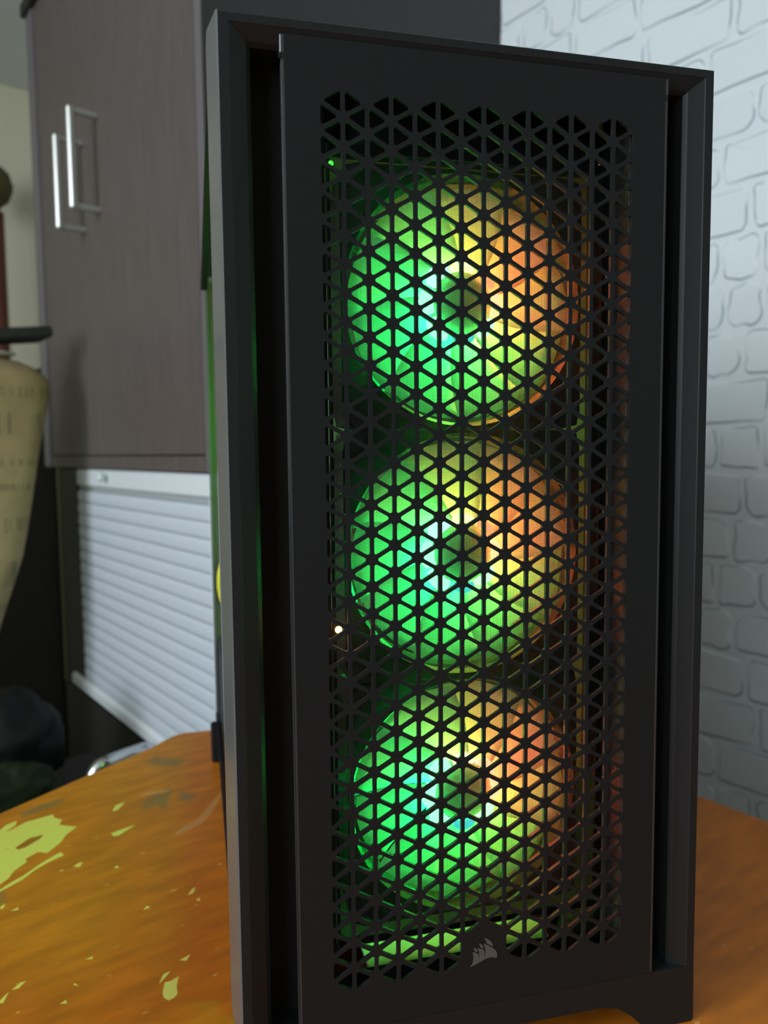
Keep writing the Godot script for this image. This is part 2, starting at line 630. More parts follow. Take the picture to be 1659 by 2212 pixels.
# ---------------------------------------------------------------- cabinets
func cabinets() -> void:
	var zl := -1.548           # far end
	var zr := CAB_Z
	var t := thing("tall_cabinet", "dark brown wood-grain wall cabinet with two plain doors and long silver bar handles", "cabinet", Vector3(CAB_X, 0.268, zr))
	t.set_meta("kind", "thing")
	var o := Vector3(CAB_X, 0.268, zr)
	var b := MB.new()
	var xr := WALL_X - 0.002
	b.span(Vector3(CAB_X + 0.02, 0.293, zl + 0.045) - o, Vector3(xr, 1.235, zr - 0.022) - o)
	obj("body", b, M.wood, t)
	b = MB.new()
	b.span(Vector3(CAB_X, 0.268, zr - 0.0215) - o, Vector3(CAB_X + 0.0015, 1.235, zr - 0.0005) - o, 0.0004)
	obj("edge_strip", b, M.wood_end, t)
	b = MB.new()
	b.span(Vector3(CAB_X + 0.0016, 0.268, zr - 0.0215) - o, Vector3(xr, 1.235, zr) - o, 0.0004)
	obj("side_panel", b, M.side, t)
	b = MB.new()
	b.span(Vector3(CAB_X - 0.004, 0.268, zl) - o, Vector3(xr, 1.235, zl + 0.045) - o, 0.001)
	obj("end_panel", b, M.wood_end, t)
	b = MB.new()
	b.span(Vector3(CAB_X - 0.002, 0.268, zl + 0.046) - o, Vector3(xr, 0.291, zr - 0.023) - o, 0.001)
	obj("bottom_board", b, M.wood, t)
	b = MB.new()
	b.span(Vector3(CAB_X - 0.012, 1.236, zl - 0.012) - o, Vector3(xr, 1.262, zr - 0.024) - o, 0.002)
	obj("crown_board", b, M.crown, t)
	var seam := -1.158
	for d in [[seam + 0.0003, zr - 0.024, -1.111, 0.717, 0.889], [zl + 0.047, seam - 0.0003, -1.199, 0.703, 0.870]]:
		b = MB.new()
		b.span(Vector3(CAB_X, 0.2935, d[0]) - o, Vector3(CAB_X + 0.0185, 1.233, d[1]) - o, 0.0002)
		var door := obj("door", b, M.wood, t)
		b = MB.new()
		b.box(Vector3(CAB_X - 0.046, (d[3] + d[4]) * 0.5, d[2]) - o, Vector3(0.013, d[4] - d[3], 0.014), 0.003)
		for y in [d[3] + 0.006, d[4] - 0.006]:
			b.span(Vector3(CAB_X - 0.042, y - 0.005, d[2] - 0.005) - o, Vector3(CAB_X, y + 0.005, d[2] + 0.005) - o, 0.001)
		obj("handle", b, M.nickel, door)

	# the roller front cabinet underneath
	var r := thing("roller_cabinet", "white slatted roller front of the low cabinet under the dark doors", "cabinet", Vector3(CAB_X, -TABLE_H, zr))
	o = Vector3(CAB_X, -TABLE_H, zr)
	b = MB.new()
	b.span(Vector3(CAB_X + 0.03, -0.745, -1.47) - o, Vector3(xr, 0.266, zr - 0.002) - o, 0.001)
	b.span(Vector3(CAB_X, -0.745, -1.47) - o, Vector3(CAB_X + 0.03, -0.205, zr - 0.002) - o, 0.001)
	obj("body", b, M.crown, r)
	b = MB.new()
	b.span(Vector3(CAB_X - 0.001, -0.205, -1.47) - o, Vector3(CAB_X + 0.03, 0.266, -1.455) - o, 0.001)
	obj("jamb", b, mat(c8(120, 112, 70), 0.5), r)
	b = MB.new()
	b.span(Vector3(CAB_X + 0.001, -0.205, -1.455) - o, Vector3(CAB_X + 0.03, 0.266, -1.327) - o, 0.002)
	obj("stile", b, M.crown, r)
	b = MB.new()
	b.span(Vector3(CAB_X, 0.232, -1.326) - o, Vector3(CAB_X + 0.02, 0.2655, zr - 0.003) - o, 0.003)
	var top := obj("top_rail", b, M.white, r)
	b = MB.new(1.0, true)
	var kn := Vector3(CAB_X, 0.253, -1.132) - o
	var rows := []
	for q in [[0.0, 0.003], [0.006, 0.003], [0.008, 0.007], [0.013, 0.0085], [0.017, 0.006], [0.018, 0.001]]:
		var row := []
		for j in 16:
			row.append(kn + Vector3(-q[0], cos(TAU * j / 16) * q[1], sin(TAU * j / 16) * q[1]))
		rows.append(row)
	b.skin(rows, true, Vector3.INF, true)
	obj("knob", b, M.white, top)
	b = MB.new()
	b.span(Vector3(CAB_X + 0.006, 0.2225, -1.326) - o, Vector3(CAB_X + 0.02, 0.232, zr - 0.003) - o)
	obj("groove_strip", b, M.groove, r)
	var y := 0.2225
	while y > -0.15:
		b = MB.new(1.0, true)
		var hgt := 0.0243
		var prof := []
		# each slat bulges a little and ends in a fine step
		for q in [[0.0, 0.0028], [0.0012, 0.0018], [0.006, 0.0008], [0.014, 0.0005], [0.020, 0.0009], [0.0236, 0.0020], [0.0243, 0.0030]]:
			prof.append(q)
		var ra := []
		var rb := []
		for q in prof:
			ra.append(Vector3(CAB_X + q[1], y - q[0], -1.322) - o)
			rb.append(Vector3(CAB_X + q[1], y - q[0], zr - 0.014) - o)
		b.skin([ra, rb], false, Vector3(CAB_X + 0.5, y - hgt * 0.5, -1.0) - o)
		b.quad(ra[0], ra[ra.size() - 1], rb[rb.size() - 1], rb[0], Vector3(1, 0, 0))
		obj("slat", b, M.slat, r)
		y -= hgt + 0.0001
	b = MB.new()
	b.span(Vector3(CAB_X - 0.006, -0.196, -1.40) - o, Vector3(CAB_X + 0.02, y, zr - 0.003) - o, 0.006)
	obj("bottom_rail", b, M.white, r)
	b = MB.new()
	b.span(Vector3(CAB_X - 0.001, y, zr - 0.013) - o, Vector3(CAB_X + 0.02, 0.232, zr - 0.003) - o, 0.002)
	obj("side_rail", b, M.white, r)


# ---------------------------------------------------------------- computer case (mm in its own axes: x right, y up, z out of the front)
const P := 12.1
const COL0 := 51.1
const ROW0 := 435.2

func lattice(c: float, r: float) -> Vector2:
	return Vector2(COL0 + c * P * sqrt(3.0) * 0.5, ROW0 - r * P)

func computer_case() -> void:
	var t := thing("computer_case", "black computer tower case with a triangle mesh front standing on the wooden table", "computer case", Vector3.ZERO, CASE_YAW)
	bezel(t)
	front_panel(t)
	filter(t)
	var s := 0.001
	# shell
	var b := MB.new(s)
	b.span(Vector3(0.5, 26, -453), Vector3(228.5, 28, -70))
	obj("bottom_plate", b, M.steel, t)
	b = MB.new(s)
	b.span(Vector3(0.5, 466, -453), Vector3(228.5, 469, -41), 0.6)
	obj("top_plate", b, M.steel, t)
	b = MB.new(s)
	b.span(Vector3(227, 28.5, -453), Vector3(228.8, 465.5, -41), 0.5)
	obj("side_plate", b, M.steel, t)
	b = MB.new(s)
	b.span(Vector3(3, 28.5, -453), Vector3(226.5, 465.5, -451.5))
	var back := obj("back_plate", b, mat(c8(74, 78, 76), 0.7, 0.0, 0.2), t)
	b = MB.new(s)
	for i in 7:
		b.span(Vector3(30, 150 + i * 20, -450.9), Vector3(150, 162 + i * 20, -449.5), 0.4)
	obj("slot_cover", b, M.steel, back)
	b = MB.new(s)
	b.span(Vector3(196, 112, -440), Vector3(198, 460, -60))
	obj("board_tray", b, M.steel, t)
	b = MB.new(s)
	b.span(Vector3(4, 108, -450), Vector3(226, 111, -60), 0.5)
	b.span(Vector3(4, 29, -450), Vector3(6, 108, -60), 0.5)
	obj("shroud", b, M.steel, t)
	b = MB.new(s)
	b.span(Vector3(-0.3, 34, -446), Vector3(3.2, 452, -42), 0.5)
	obj("glass_panel", b, M.smoked, t)
	b = MB.new(s)
	b.span(Vector3(-3.3, 452.6, -453), Vector3(3.0, 461, -41), 0.6)
	obj("side_rail", b, M.dark, t)
	b = MB.new(s)
	b.span(Vector3(-0.6, 28.4, -453), Vector3(3.2, 33.5, -41), 0.6)
	obj("side_rail", b, M.dark, t)
	b = MB.new(s)
	b.span(Vector3(0.0, 33.8, -453.2), Vector3(3.0, 452.2, -447), 0.5)
	obj("rear_rail", b, mat(c8(74, 78, 76), 0.7, 0.0, 0.2), t)
	# a yellow tube standing in for a lit ring behind the glass
	b = MB.new(s, true)
	var path := []
	for i in 17:
		var a := -1.1 + 2.2 * i / 16.0
		path.append(Vector3(14 - 8.0 * cos(a), 168 + 24.0 * sin(a), -436 + 4.0 * sin(2.0 * a)))
	b.tube(path, 2.2, 10)
	obj("yellow_arc", b, mat(c8(226, 206, 40), 0.45), t)
	# feet
	for p in [[-6, -443, 30], [207, -443, 30], [10, -100, 26], [190, -100, 26]]:
		b = MB.new(s)
		b.span(Vector3(p[0], 0, p[1]), Vector3(p[0] + 28, 25.8 if p[2] == 26 else 27.9, p[1] + 40), 2.0)
		obj("foot", b, M.dark, t)
	# floor of the front intake with its screw
	b = MB.new(s)
	b.span(Vector3(68, 22, -69), Vector3(172, 24, -30), 0.5)
	var sh := obj("intake_floor", b, mat(c8(104, 112, 106), 0.7), t)
	b = MB.new(s, true)
	var rows := []
	for q in [[3.6, 24.0], [3.6, 24.8], [2.6, 25.4], [1.5, 25.3], [1.4, 24.4], [0.1, 24.4]]:
		var row := []
		for j in 16:
			row.append(Vector3(109 + cos(TAU * j / 16) * q[0], q[1], -52 + sin(TAU * j / 16) * q[0]))
		rows.append(row)
	b.skin(rows, true, Vector3(109, 21, -52))
	obj("screw", b, M.dark, sh)
	# tiny warm glowing bulb added behind the left edge of the mesh
	# green bulbs added at the top left of the mesh and, unseen, deep in the case
	led_bulb(t, Vector3(48.2, 421.0, -14.5), 1.2, Color(0.30, 1.0, 0.34), 1.0, 0.00003)  # stands in for the filter corner that catches the fan light
	led_bulb(t, Vector3(62.0, 320.0, -378.0), 4.0, Color(0.02, 1.0, 0.36), 4.0, 0.010)  # hidden helper lamp, added to deepen the green behind the glass
	led_bulb(t, Vector3(48.6, 214.0, -14.5), 1.7, Color(1.0, 0.72, 0.42), 6.0, 0.00012)


func bezel(t: Node3D) -> void:
	var W := 229.0
	var H := 472.0
	var b := MB.new(0.001)
	# profile across the frame: inset from the outer edge, depth; the sides flare outwards behind the front
	var prof := [[-3.3, -24.0], [-0.2, -1.0], [0.6, 0.0], [4.7, 0.0], [5.2, -0.4], [11.6, -3.6], [13.4, -5.4], [14.0, -10.0], [14.4, -20.0], [18.0, -26.0], [18.0, -28.0], [1.0, -28.0], [-3.3, -40.0], [-3.3, -24.0]]
	var scale_top := 0.8
	var side := MB.new(0.001)
	var foot := 30.0
	var ring := func(u: float, z: float) -> Array:
		var ut := u if u < 0.0 else u * scale_top
		return [Vector3(u, foot, z), Vector3(u, H - ut, z), Vector3(W - u, H - ut, z), Vector3(W - u, foot, z)]
	for i in prof.size() - 1:
		var r0: Array = ring.call(prof[i][0], prof[i][1])
		var r1: Array = ring.call(prof[i + 1][0], prof[i + 1][1])
		var outs := [Vector3(-1, 0, 0), Vector3(0, 1, 0), Vector3(1, 0, 0)]
		for s in 3:
			if (i <= 1 or i == prof.size() - 2) and s != 1:
				continue
			var o: Vector3 = outs[s]
			if i >= 3 and i <= 8:
				o = -o + Vector3(0, 0, 2.0)
			elif i >= 9:
				o = Vector3(0, 0, -1)
			else:
				o = o + Vector3(0, 0, 0.5)
			b.quad(r0[s], r0[s + 1], r1[s + 1], r1[s], o)
	# back plate of the intake, left and right of the fans
	b.span(Vector3(44.0, 428.5, -28.5), Vector3(184.0, 462, -26.5))
	obj("bezel", b, M.black, t)
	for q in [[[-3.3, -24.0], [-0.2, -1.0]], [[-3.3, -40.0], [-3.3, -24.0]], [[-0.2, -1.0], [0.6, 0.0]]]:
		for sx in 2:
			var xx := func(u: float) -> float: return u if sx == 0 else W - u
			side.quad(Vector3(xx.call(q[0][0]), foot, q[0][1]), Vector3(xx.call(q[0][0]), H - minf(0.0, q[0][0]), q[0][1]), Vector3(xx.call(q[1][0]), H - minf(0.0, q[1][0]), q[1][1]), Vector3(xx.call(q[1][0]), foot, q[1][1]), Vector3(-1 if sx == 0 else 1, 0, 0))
	obj("sheen_side", side, M.sheen_black, t)  # sides of the same bezel, their sheen put into the colour
	for q in [[14.5, 46.2], [182.8, 214.5]]:
		b = MB.new(0.001)
		b.span(Vector3(q[0], foot + 1.0, -21.0), Vector3(q[1], 463, -19.4))
		obj("intake_plate", b, mat(c8(34, 35, 35), 0.6, 0.0, 0.25), t)
	# foot of the front: flush with the mesh panel, arched underneath
	b = MB.new(0.001)
	var poly := PackedVector2Array()
	for q in [[0.4, 30.6], [0.0, 1.2], [1.4, 0.0], [24, 0.0], [30, 3.5], [36, 9.5], [43, 14.5], [52, 16.8], [177, 16.8], [186, 14.5], [193, 9.5], [199, 3.5], [205, 0.0], [227.6, 0.0], [229, 1.2], [228.6, 30.6]]:
		poly.append(Vector2(q[0], q[1]))
	b.prism(poly, -40.0, -0.2)
	obj("front_foot", b, M.black, t)
	# guide along the right side of the intake
	for q in [[188.5, 190.5]]:
		b = MB.new(0.001)
		b.span(Vector3(q[0], 33.5, -26.0), Vector3(q[1], 460, -6.0), 0.6)
		obj("intake_rib", b, mat(c8(70, 72, 72), 0.25), t)


func front_panel(t: Node3D) -> void:
	var th := 1.7
	var x0 := 25.6
	var x1 := 204.4
	var y1 := 465.6
	var y0 := 30.9
	var b := MB.new(0.001)
	var h := 0.87      # half of a bar
	var rc := 0.9     # corner radius of a hole
	var F := Vector3(0, 0, 1)
	for c in range(-1, 13):
		var even := posmod(c, 2) == 0
		for kind in 2:
			for r in range(-1, 32):
				var tri := []
				var e := c if even else c + 1     # the even column of the strip
				var d := c + 1 if even else c     # the odd one
				if kind == 0:
					tri = [lattice(e, r), lattice(e, r + 1), lattice(d, r + 0.5)]
				else:
					if r < 0:
						continue
					tri = [lattice(e, r), lattice(d, r - 0.5), lattice(d, r + 0.5)]
				var solid: bool = e == 6 and ((kind == 0 and r >= 30) or (kind == 1 and r >= 31))
				if solid:
					for z in [[0.0, 1.0], [-th, -1.0]]:
						b.tri(Vector3(tri[0].x, tri[0].y, z[0]), Vector3(tri[1].x, tri[1].y, z[0]), Vector3(tri[2].x, tri[2].y, z[0]), Vector3(0, 0, z[1]))
					continue
				cell(b, tri, h, rc, th)
	# plain sheet round the field
	for z in [[0.0, 1.0], [-th, -1.0]]:
		var o := Vector3(0, 0, z[1])
		var xa := lattice(-1, 0).x
		var xb := lattice(13, 0).x
		b.quad(Vector3(x0, y0, z[0]), Vector3(xa, y0, z[0]), Vector3(xa, y1, z[0]), Vector3(x0, y1, z[0]), o)
		b.quad(Vector3(xb, y0, z[0]), Vector3(x1, y0, z[0]), Vector3(x1, y1, z[0]), Vector3(xb, y1, z[0]), o)
		for c in range(-1, 13):
			var e0 := posmod(c, 2) == 0
			var ta := lattice(c, -1.0 if e0 else -0.5)
			var tb := lattice(c + 1, -0.5 if e0 else -1.0)
			b.quad(Vector3(ta.x, ta.y, z[0]), Vector3(tb.x, tb.y, z[0]), Vector3(tb.x, y1, z[0]), Vector3(ta.x, y1, z[0]), o)
			ta = lattice(c, 32.0 if e0 else 31.5)
			tb = lattice(c + 1, 31.5 if e0 else 32.0)
			b.quad(Vector3(ta.x, ta.y, z[0]), Vector3(tb.x, tb.y, z[0]), Vector3(tb.x, y0, z[0]), Vector3(ta.x, y0, z[0]), o)
	b.quad(Vector3(x0, y1, 0), Vector3(x1, y1, 0), Vector3(x1, y1, -5.0), Vector3(x0, y1, -5.0), Vector3.UP)
	b.quad(Vector3(x0, y0, 0), Vector3(x1, y0, 0), Vector3(x1, y0, -5.0), Vector3(x0, y0, -5.0), Vector3.DOWN)
	var p := obj("front_panel", b, M.steel, t)
	# turned back edges; the left one is notched near the top
	var eb := MB.new(0.001)
	for q in [[x0, -1.0], [x1, 1.0]]:
		for seg in [[y0, y1 - 9.6], [y1 - 7.6, y1]]:
			var dx: float = 0.0 if seg[1] < y1 else 0.45 * q[1]
			eb.span(Vector3(q[0] + dx, seg[0], -5.2), Vector3(q[0] - q[1] * 1.6, seg[1], 0.02), 0.4)
	obj("panel_edge", eb, M.edge, p)
	# the emblem: six small pieces of one mark
	b = MB.new(0.001)
	for q in [
		[107.0, 51.0, 108.2, 52.5, 108.6, 54.4, 108.5, 56.5, 108.0, 58.2, 109.4, 57.7, 110.9, 56.8, 111.2, 56.0, 111.1, 54.6, 111.3, 52.4, 109.1, 51.6],
		[111.3, 52.4, 111.3, 54.6, 111.45, 56.0, 111.4, 57.4, 110.7, 60.0, 112.0, 59.2, 113.6, 58.5, 114.0, 57.9, 114.1, 55.7, 114.2, 53.5, 112.0, 52.7],
		[114.2, 53.5, 114.3, 55.6, 114.55, 57.1, 114.6, 58.5, 113.7, 61.6, 115.6, 60.4, 118.0, 58.8, 120.0, 56.9, 120.6, 55.4, 120.6, 54.1, 120.1, 53.2, 119.0, 53.7, 117.3, 54.1, 115.6, 53.9],
		[108.7, 60.3, 110.3, 59.4, 110.6, 57.8, 109.2, 58.3], [111.3, 62.1, 113.2, 60.8, 113.7, 59.1, 112.0, 59.9], [114.1, 64.3, 116.1, 63.2, 117.5, 61.8, 118.3, 60.3, 118.4, 59.2, 116.6, 60.4, 115.2, 61.3, 114.8, 62.7]]:
		var poly := PackedVector2Array()
		for i in range(0, q.size(), 2):
			poly.append(Vector2(q[i], q[i + 1]))
		b.prism(poly, 0.0, 0.22)
	tag(obj("emblem", b, M.emblem, p), "grey emblem of three sails")


# one hole of the mesh: the sheet between a triangle of the lattice and its inset, rounded hole
func cell(b: MB, tri: Array, h: float, rc: float, th: float) -> void:
	var ctr: Vector2 = (tri[0] + tri[1] + tri[2]) / 3.0
	var hole := []
	var owner := []
	for i in 3:
		var o: Vector2 = tri[i]
		var d := (o - ctr).normalized()
		var tip := o - d * (2.0 * h)                 # inset corner (60 degrees)
		var oc := tip - d * (2.0 * rc)               # centre of its rounding
		var a0 := d.angle()
		var sgn := signf((tri[(i + 1) % 3] - o).cross(tri[(i + 2) % 3] - o))
		for q in 4:
			var a := a0 + sgn * deg_to_rad(-60.0 + 40.0 * q)
			hole.append(oc + Vector2(cos(a), sin(a)) * rc)
			owner.append(i)
	var n := hole.size()
	for z in [[0.0, 1.0], [-th, -1.0]]:
		var out := Vector3(0, 0, z[1])
		for j in n:
			var j2 := (j + 1) % n
			var t0: Vector2 = tri[owner[j]]
			var h0 := Vector3(hole[j].x, hole[j].y, z[0])
			var h1 := Vector3(hole[j2].x, hole[j2].y, z[0])
			var o0 := Vector3(t0.x, t0.y, z[0])
			b.tri(o0, h0, h1, out)
			if owner[j2] != owner[j]:
				var t1: Vector2 = tri[owner[j2]]
				b.tri(o0, h1, Vector3(t1.x, t1.y, z[0]), out)
	for j in n:
		var j2 := (j + 1) % n
		var m: Vector2 = ctr - (hole[j] + hole[j2]) * 0.5
		b.quad(Vector3(hole[j].x, hole[j].y, 0), Vector3(hole[j2].x, hole[j2].y, 0), Vector3(hole[j2].x, hole[j2].y, -th), Vector3(hole[j].x, hole[j].y, -th), Vector3(m.x, m.y, 0))


func filter(t: Node3D) -> void:
	var xa := 48.0
	var xb := 181.0
	var ya := 62.0
	var yb := 428.0
	var z := -18.0
	var b := MB.new(0.001)
	b.span(Vector3(xa - 1.6, ya - 3, z - 1.0), Vector3(xa, yb + 3, z + 1.2), 0.3)
	b.span(Vector3(xb, ya - 3, z - 1.0), Vector3(xb + 1.6, yb + 3, z + 0.6), 0.3)
	b.span(Vector3(xa, ya - 3, z - 1.0), Vector3(xb, ya, z + 0.3), 0.2)
	b.span(Vector3(xa, yb, z - 1.0), Vector3(xb, yb + 3, z + 0.3), 0.2)
	var f := obj("dust_filter", b, M.dark, t)
	b = MB.new(0.001)
	var w := 0.055
	var step := 0.56
	var x := xa + step * 0.5
	while x < xb:
		wire(b, Vector3(x, ya, z), Vector3(x, yb, z), w)
		x += step
	var y := ya + step * 0.5
	while y < yb:
		wire(b, Vector3(xa, y, z - 0.1), Vector3(xb, y, z - 0.1), w)
		y += step
	var g := obj("mesh_screen", b, M.wire, f)
	g.set_meta("kind", "stuff")

func wire(b: MB, p: Vector3, q: Vector3, w: float) -> void:
	var d := (q - p).normalized()
	var u := d.cross(Vector3(0, 0, 1)) * w
	var n := Vector3(0, 0, w)
	b.quad(p - u, q - u, q + n, p + n, n - u)
	b.quad(p + n, q + n, q + u, p + u, n + u)
	b.quad(p + u, q + u, q - n, p - n, u - n)
	b.quad(p - n, q - n, q - u, p - u, -n - u)


# ---------------------------------------------------------------- lit fans
# a glowing bulb with its own lamp; at and r in millimetres of the parent
func led_bulb(parent: Node3D, at: Vector3, r: float, color: Color, glow: float, energy: float) -> void:
	var b := MB.new(0.001, true)
	var rows := []
	for i in 7:
		var a := PI * (0.04 + 0.92 * i / 6.0)
		var row := []
		for j in 12:
			row.append(at + Vector3(sin(a) * cos(TAU * j / 12), cos(a), sin(a) * sin(TAU * j / 12)) * r)
		rows.append(row)
	b.skin(rows, true, at, true)
	var m := mat(color, 0.4)
	m.emission_enabled = true
	m.emission = color
	m.emission_energy_multiplier = glow
	obj("led", b, m, parent)
	var l := OmniLight3D.new()
	l.name = "led_light"
	l.light_color = color
	l.light_energy = energy
	l.light_size = 0.01
	l.omni_range = 6.0
	l.omni_attenuation = 2.0
	l.shadow_enabled = true
	l.position = at * 0.001
	parent.add_child(l, true)


func make_fan(called: String, label: String, centre: Vector3, turn: float, colors: Array) -> void:
	var f := thing(called, label, "fan", case_xf * (centre * 0.001), CASE_YAW, "lit fans behind the mesh front")
	var s := 0.001
	# frame: square ring with a round duct, 25 mm deep, front face at z = 0
	var b := MB.new(s)
	var n := 72
	var R := 57.0
	var sq := func(a: float) -> Vector2:
		var d := Vector2(cos(a), sin(a))
		var q := d * (59.8 / maxf(absf(d.x), absf(d.y)))
		var k := Vector2(clampf(q.x, -54.0, 54.0), clampf(q.y, -54.0, 54.0))
		return k + (q - k).limit_length(5.8)
	for i in n:
		var a0 := TAU * i / n
		var a1 := TAU * (i + 1) / n
		var d0 := Vector2(cos(a0), sin(a0))
		var d1 := Vector2(cos(a1), sin(a1))
		var o0: Vector2 = sq.call(a0)
		var o1: Vector2 = sq.call(a1)
		var lip := 1.6
		for z in [[0.0, 1.0], [-25.0, -1.0]]:
			var zz: float = z[0]
			b.quad(Vector3(d0.x * (R + lip), d0.y * (R + lip), zz), Vector3(d1.x * (R + lip), d1.y * (R + lip), zz), Vector3(o1.x, o1.y, zz), Vector3(o0.x, o0.y, zz), Vector3(0, 0, z[1]))
			b.quad(Vector3(d0.x * (R + lip), d0.y * (R + lip), zz), Vector3(d1.x * (R + lip), d1.y * (R + lip), zz), Vector3(d1.x * R, d1.y * R, zz - 2.5 * z[1]), Vector3(d0.x * R, d0.y * R, zz - 2.5 * z[1]), Vector3(-d0.x, -d0.y, z[1]))
		b.quad(Vector3(d0.x * R, d0.y * R, -2.5), Vector3(d1.x * R, d1.y * R, -2.5), Vector3(d1.x * R, d1.y * R, -22.5), Vector3(d0.x * R, d0.y * R, -22.5), Vector3(-d0.x, -d0.y, 0))
		b.quad(Vector3(o0.x, o0.y, 0), Vector3(o1.x, o1.y, 0), Vector3(o1.x, o1.y, -25), Vector3(o0.x, o0.y, -25), Vector3(d0.x, d0.y, 0))
	obj("frame", b, M.black, f)
	# motor plate and its struts at the back
	b = MB.new(s)
	for i in 4:
		var a := PI / 4 + i * PI / 2 + 0.25
		b.box(Vector3(cos(a), sin(a), 0) * 38.0 + Vector3(0, 0, -24.2), Vector3(40, 3, 2.4), 0.4, Basis(Vector3(0, 0, 1), a))
	b.box(Vector3(0, 0, -24.0), Vector3(30, 30, 2.4), 0.8)
	b.prism(disc(12.6), -23.0, -6.6)
	obj("motor_mount", b, M.black, f)
	for i in 4:
		var a := PI / 4 + i * PI / 2
		b = MB.new(s)
		var poly := PackedVector2Array()
		for q in [[59.2, 46.0], [59.2, 53.5], [53.5, 59.2], [46.0, 59.2]]:
			poly.append(Vector2(q[0], q[1]).rotated(i * PI / 2))
		b.prism(poly, -0.2, 1.1)
		obj("corner_pad", b, M.rubber, f)
	# hub cap
	b = MB.new(s, true)
	var rows := []
	for q in [[14.6, -20.0], [14.8, -5.0], [14.2, -3.2], [12.8, -2.2], [8.0, -1.8], [0.2, -1.7]]:
		var row := []
		for j in 32:
			row.append(Vector3(cos(TAU * j / 32) * q[0], sin(TAU * j / 32) * q[0], q[1]))
		rows.append(row)
	b.skin(rows, true, Vector3(0, 0, -12), true)
	obj("hub", b, M.hub, f)
	# broad frosted blades, each overlapping the next
	var blades := 9
	for k in blades:
		b = MB.new(s, true)
		var front := []
		var rear := []
		var nr := 9
		var ns := 9
		for i in nr:
			var r := lerpf(14.2, 54.6, i / float(nr - 1))
			var ra := []
			var rb := []
			for j in ns:
				var q := j / float(ns - 1)
				var a := turn + TAU * k / blades + deg_to_rad(50.0) * q * (1.0 - 0.12 * (r - 14.0) / 40.0) + deg_to_rad(16.0) * (r - 14.0) / 40.0
				var z := -3.4 - 9.5 * q - 1.6 * sin(PI * q)
				var tt := 0.65 * sin(PI * clampf(q, 0.04, 0.96)) + 0.15
				ra.append(Vector3(cos(a) * r, sin(a) * r, z + tt))
				rb.append(Vector3(cos(a) * r, sin(a) * r, z - tt))
			front.append(ra)
			rear.append(rb)
		for i in nr - 1:
			for j in ns - 1:
				b.quad(front[i][j], front[i][j + 1], front[i + 1][j + 1], front[i + 1][j], Vector3(0, 0, 1))
				b.quad(rear[i][j], rear[i][j + 1], rear[i + 1][j + 1], rear[i + 1][j], Vector3(0, 0, -1))
		for j in ns - 1:
			var dr: Vector3 = front[nr - 1][j]
			b.quad(front[nr - 1][j], front[nr - 1][j + 1], rear[nr - 1][j + 1], rear[nr - 1][j], Vector3(dr.x, dr.y, 0))
		for i in nr - 1:
			for e in [0, ns - 1]:
				var dr: Vector3 = (front[i][e] - front[i][ns / 2])
				b.quad(front[i][e], front[i + 1][e], rear[i + 1][e], rear[i][e], dr)
		obj("blade", b, M.blade, f)
	# eight lamps round the motor, each with the colour it shows in the photo, and its lens in the collar of the hub
	for i in colors.size():
		var a: float = TAU * i / colors.size()
		var q: Array = colors[i]
		led_bulb(f, Vector3(cos(a) * 19.5, sin(a) * 19.5, -16.6), 2.0, Color(q[0], q[1], q[2]), 3.0 * q[3], LED * q[3])
		var lens := MB.new(s)
		var poly := PackedVector2Array()
		for k in 7:
			var t := a - 0.34 + 0.68 * k / 6.0
			poly.append(Vector2(cos(t), sin(t)) * ((22.0 if i >= 3 and i <= 5 else 19.8) - 2.2 * pow(absf(k - 3.0) / 3.0, 2.0)))
		for k in 7:
			var t := a + 0.34 - 0.68 * k / 6.0
			poly.append(Vector2(cos(t), sin(t)) * 14.9)
		lens.prism(poly, -4.6, -2.9)
		var m := mat(Color.WHITE, 0.4)
		m.emission_enabled = true
		m.emission = Color(q[4], q[5], q[6])
		m.emission_energy_multiplier = q[7]
		obj("led_lens", lens, m, f)

func disc(r: float) -> PackedVector2Array:
	var p := PackedVector2Array()
	for i in 24:
		p.append(Vector2(cos(TAU * i / 24), sin(TAU * i / 24)) * r)
	return p

const LED := 0.0092

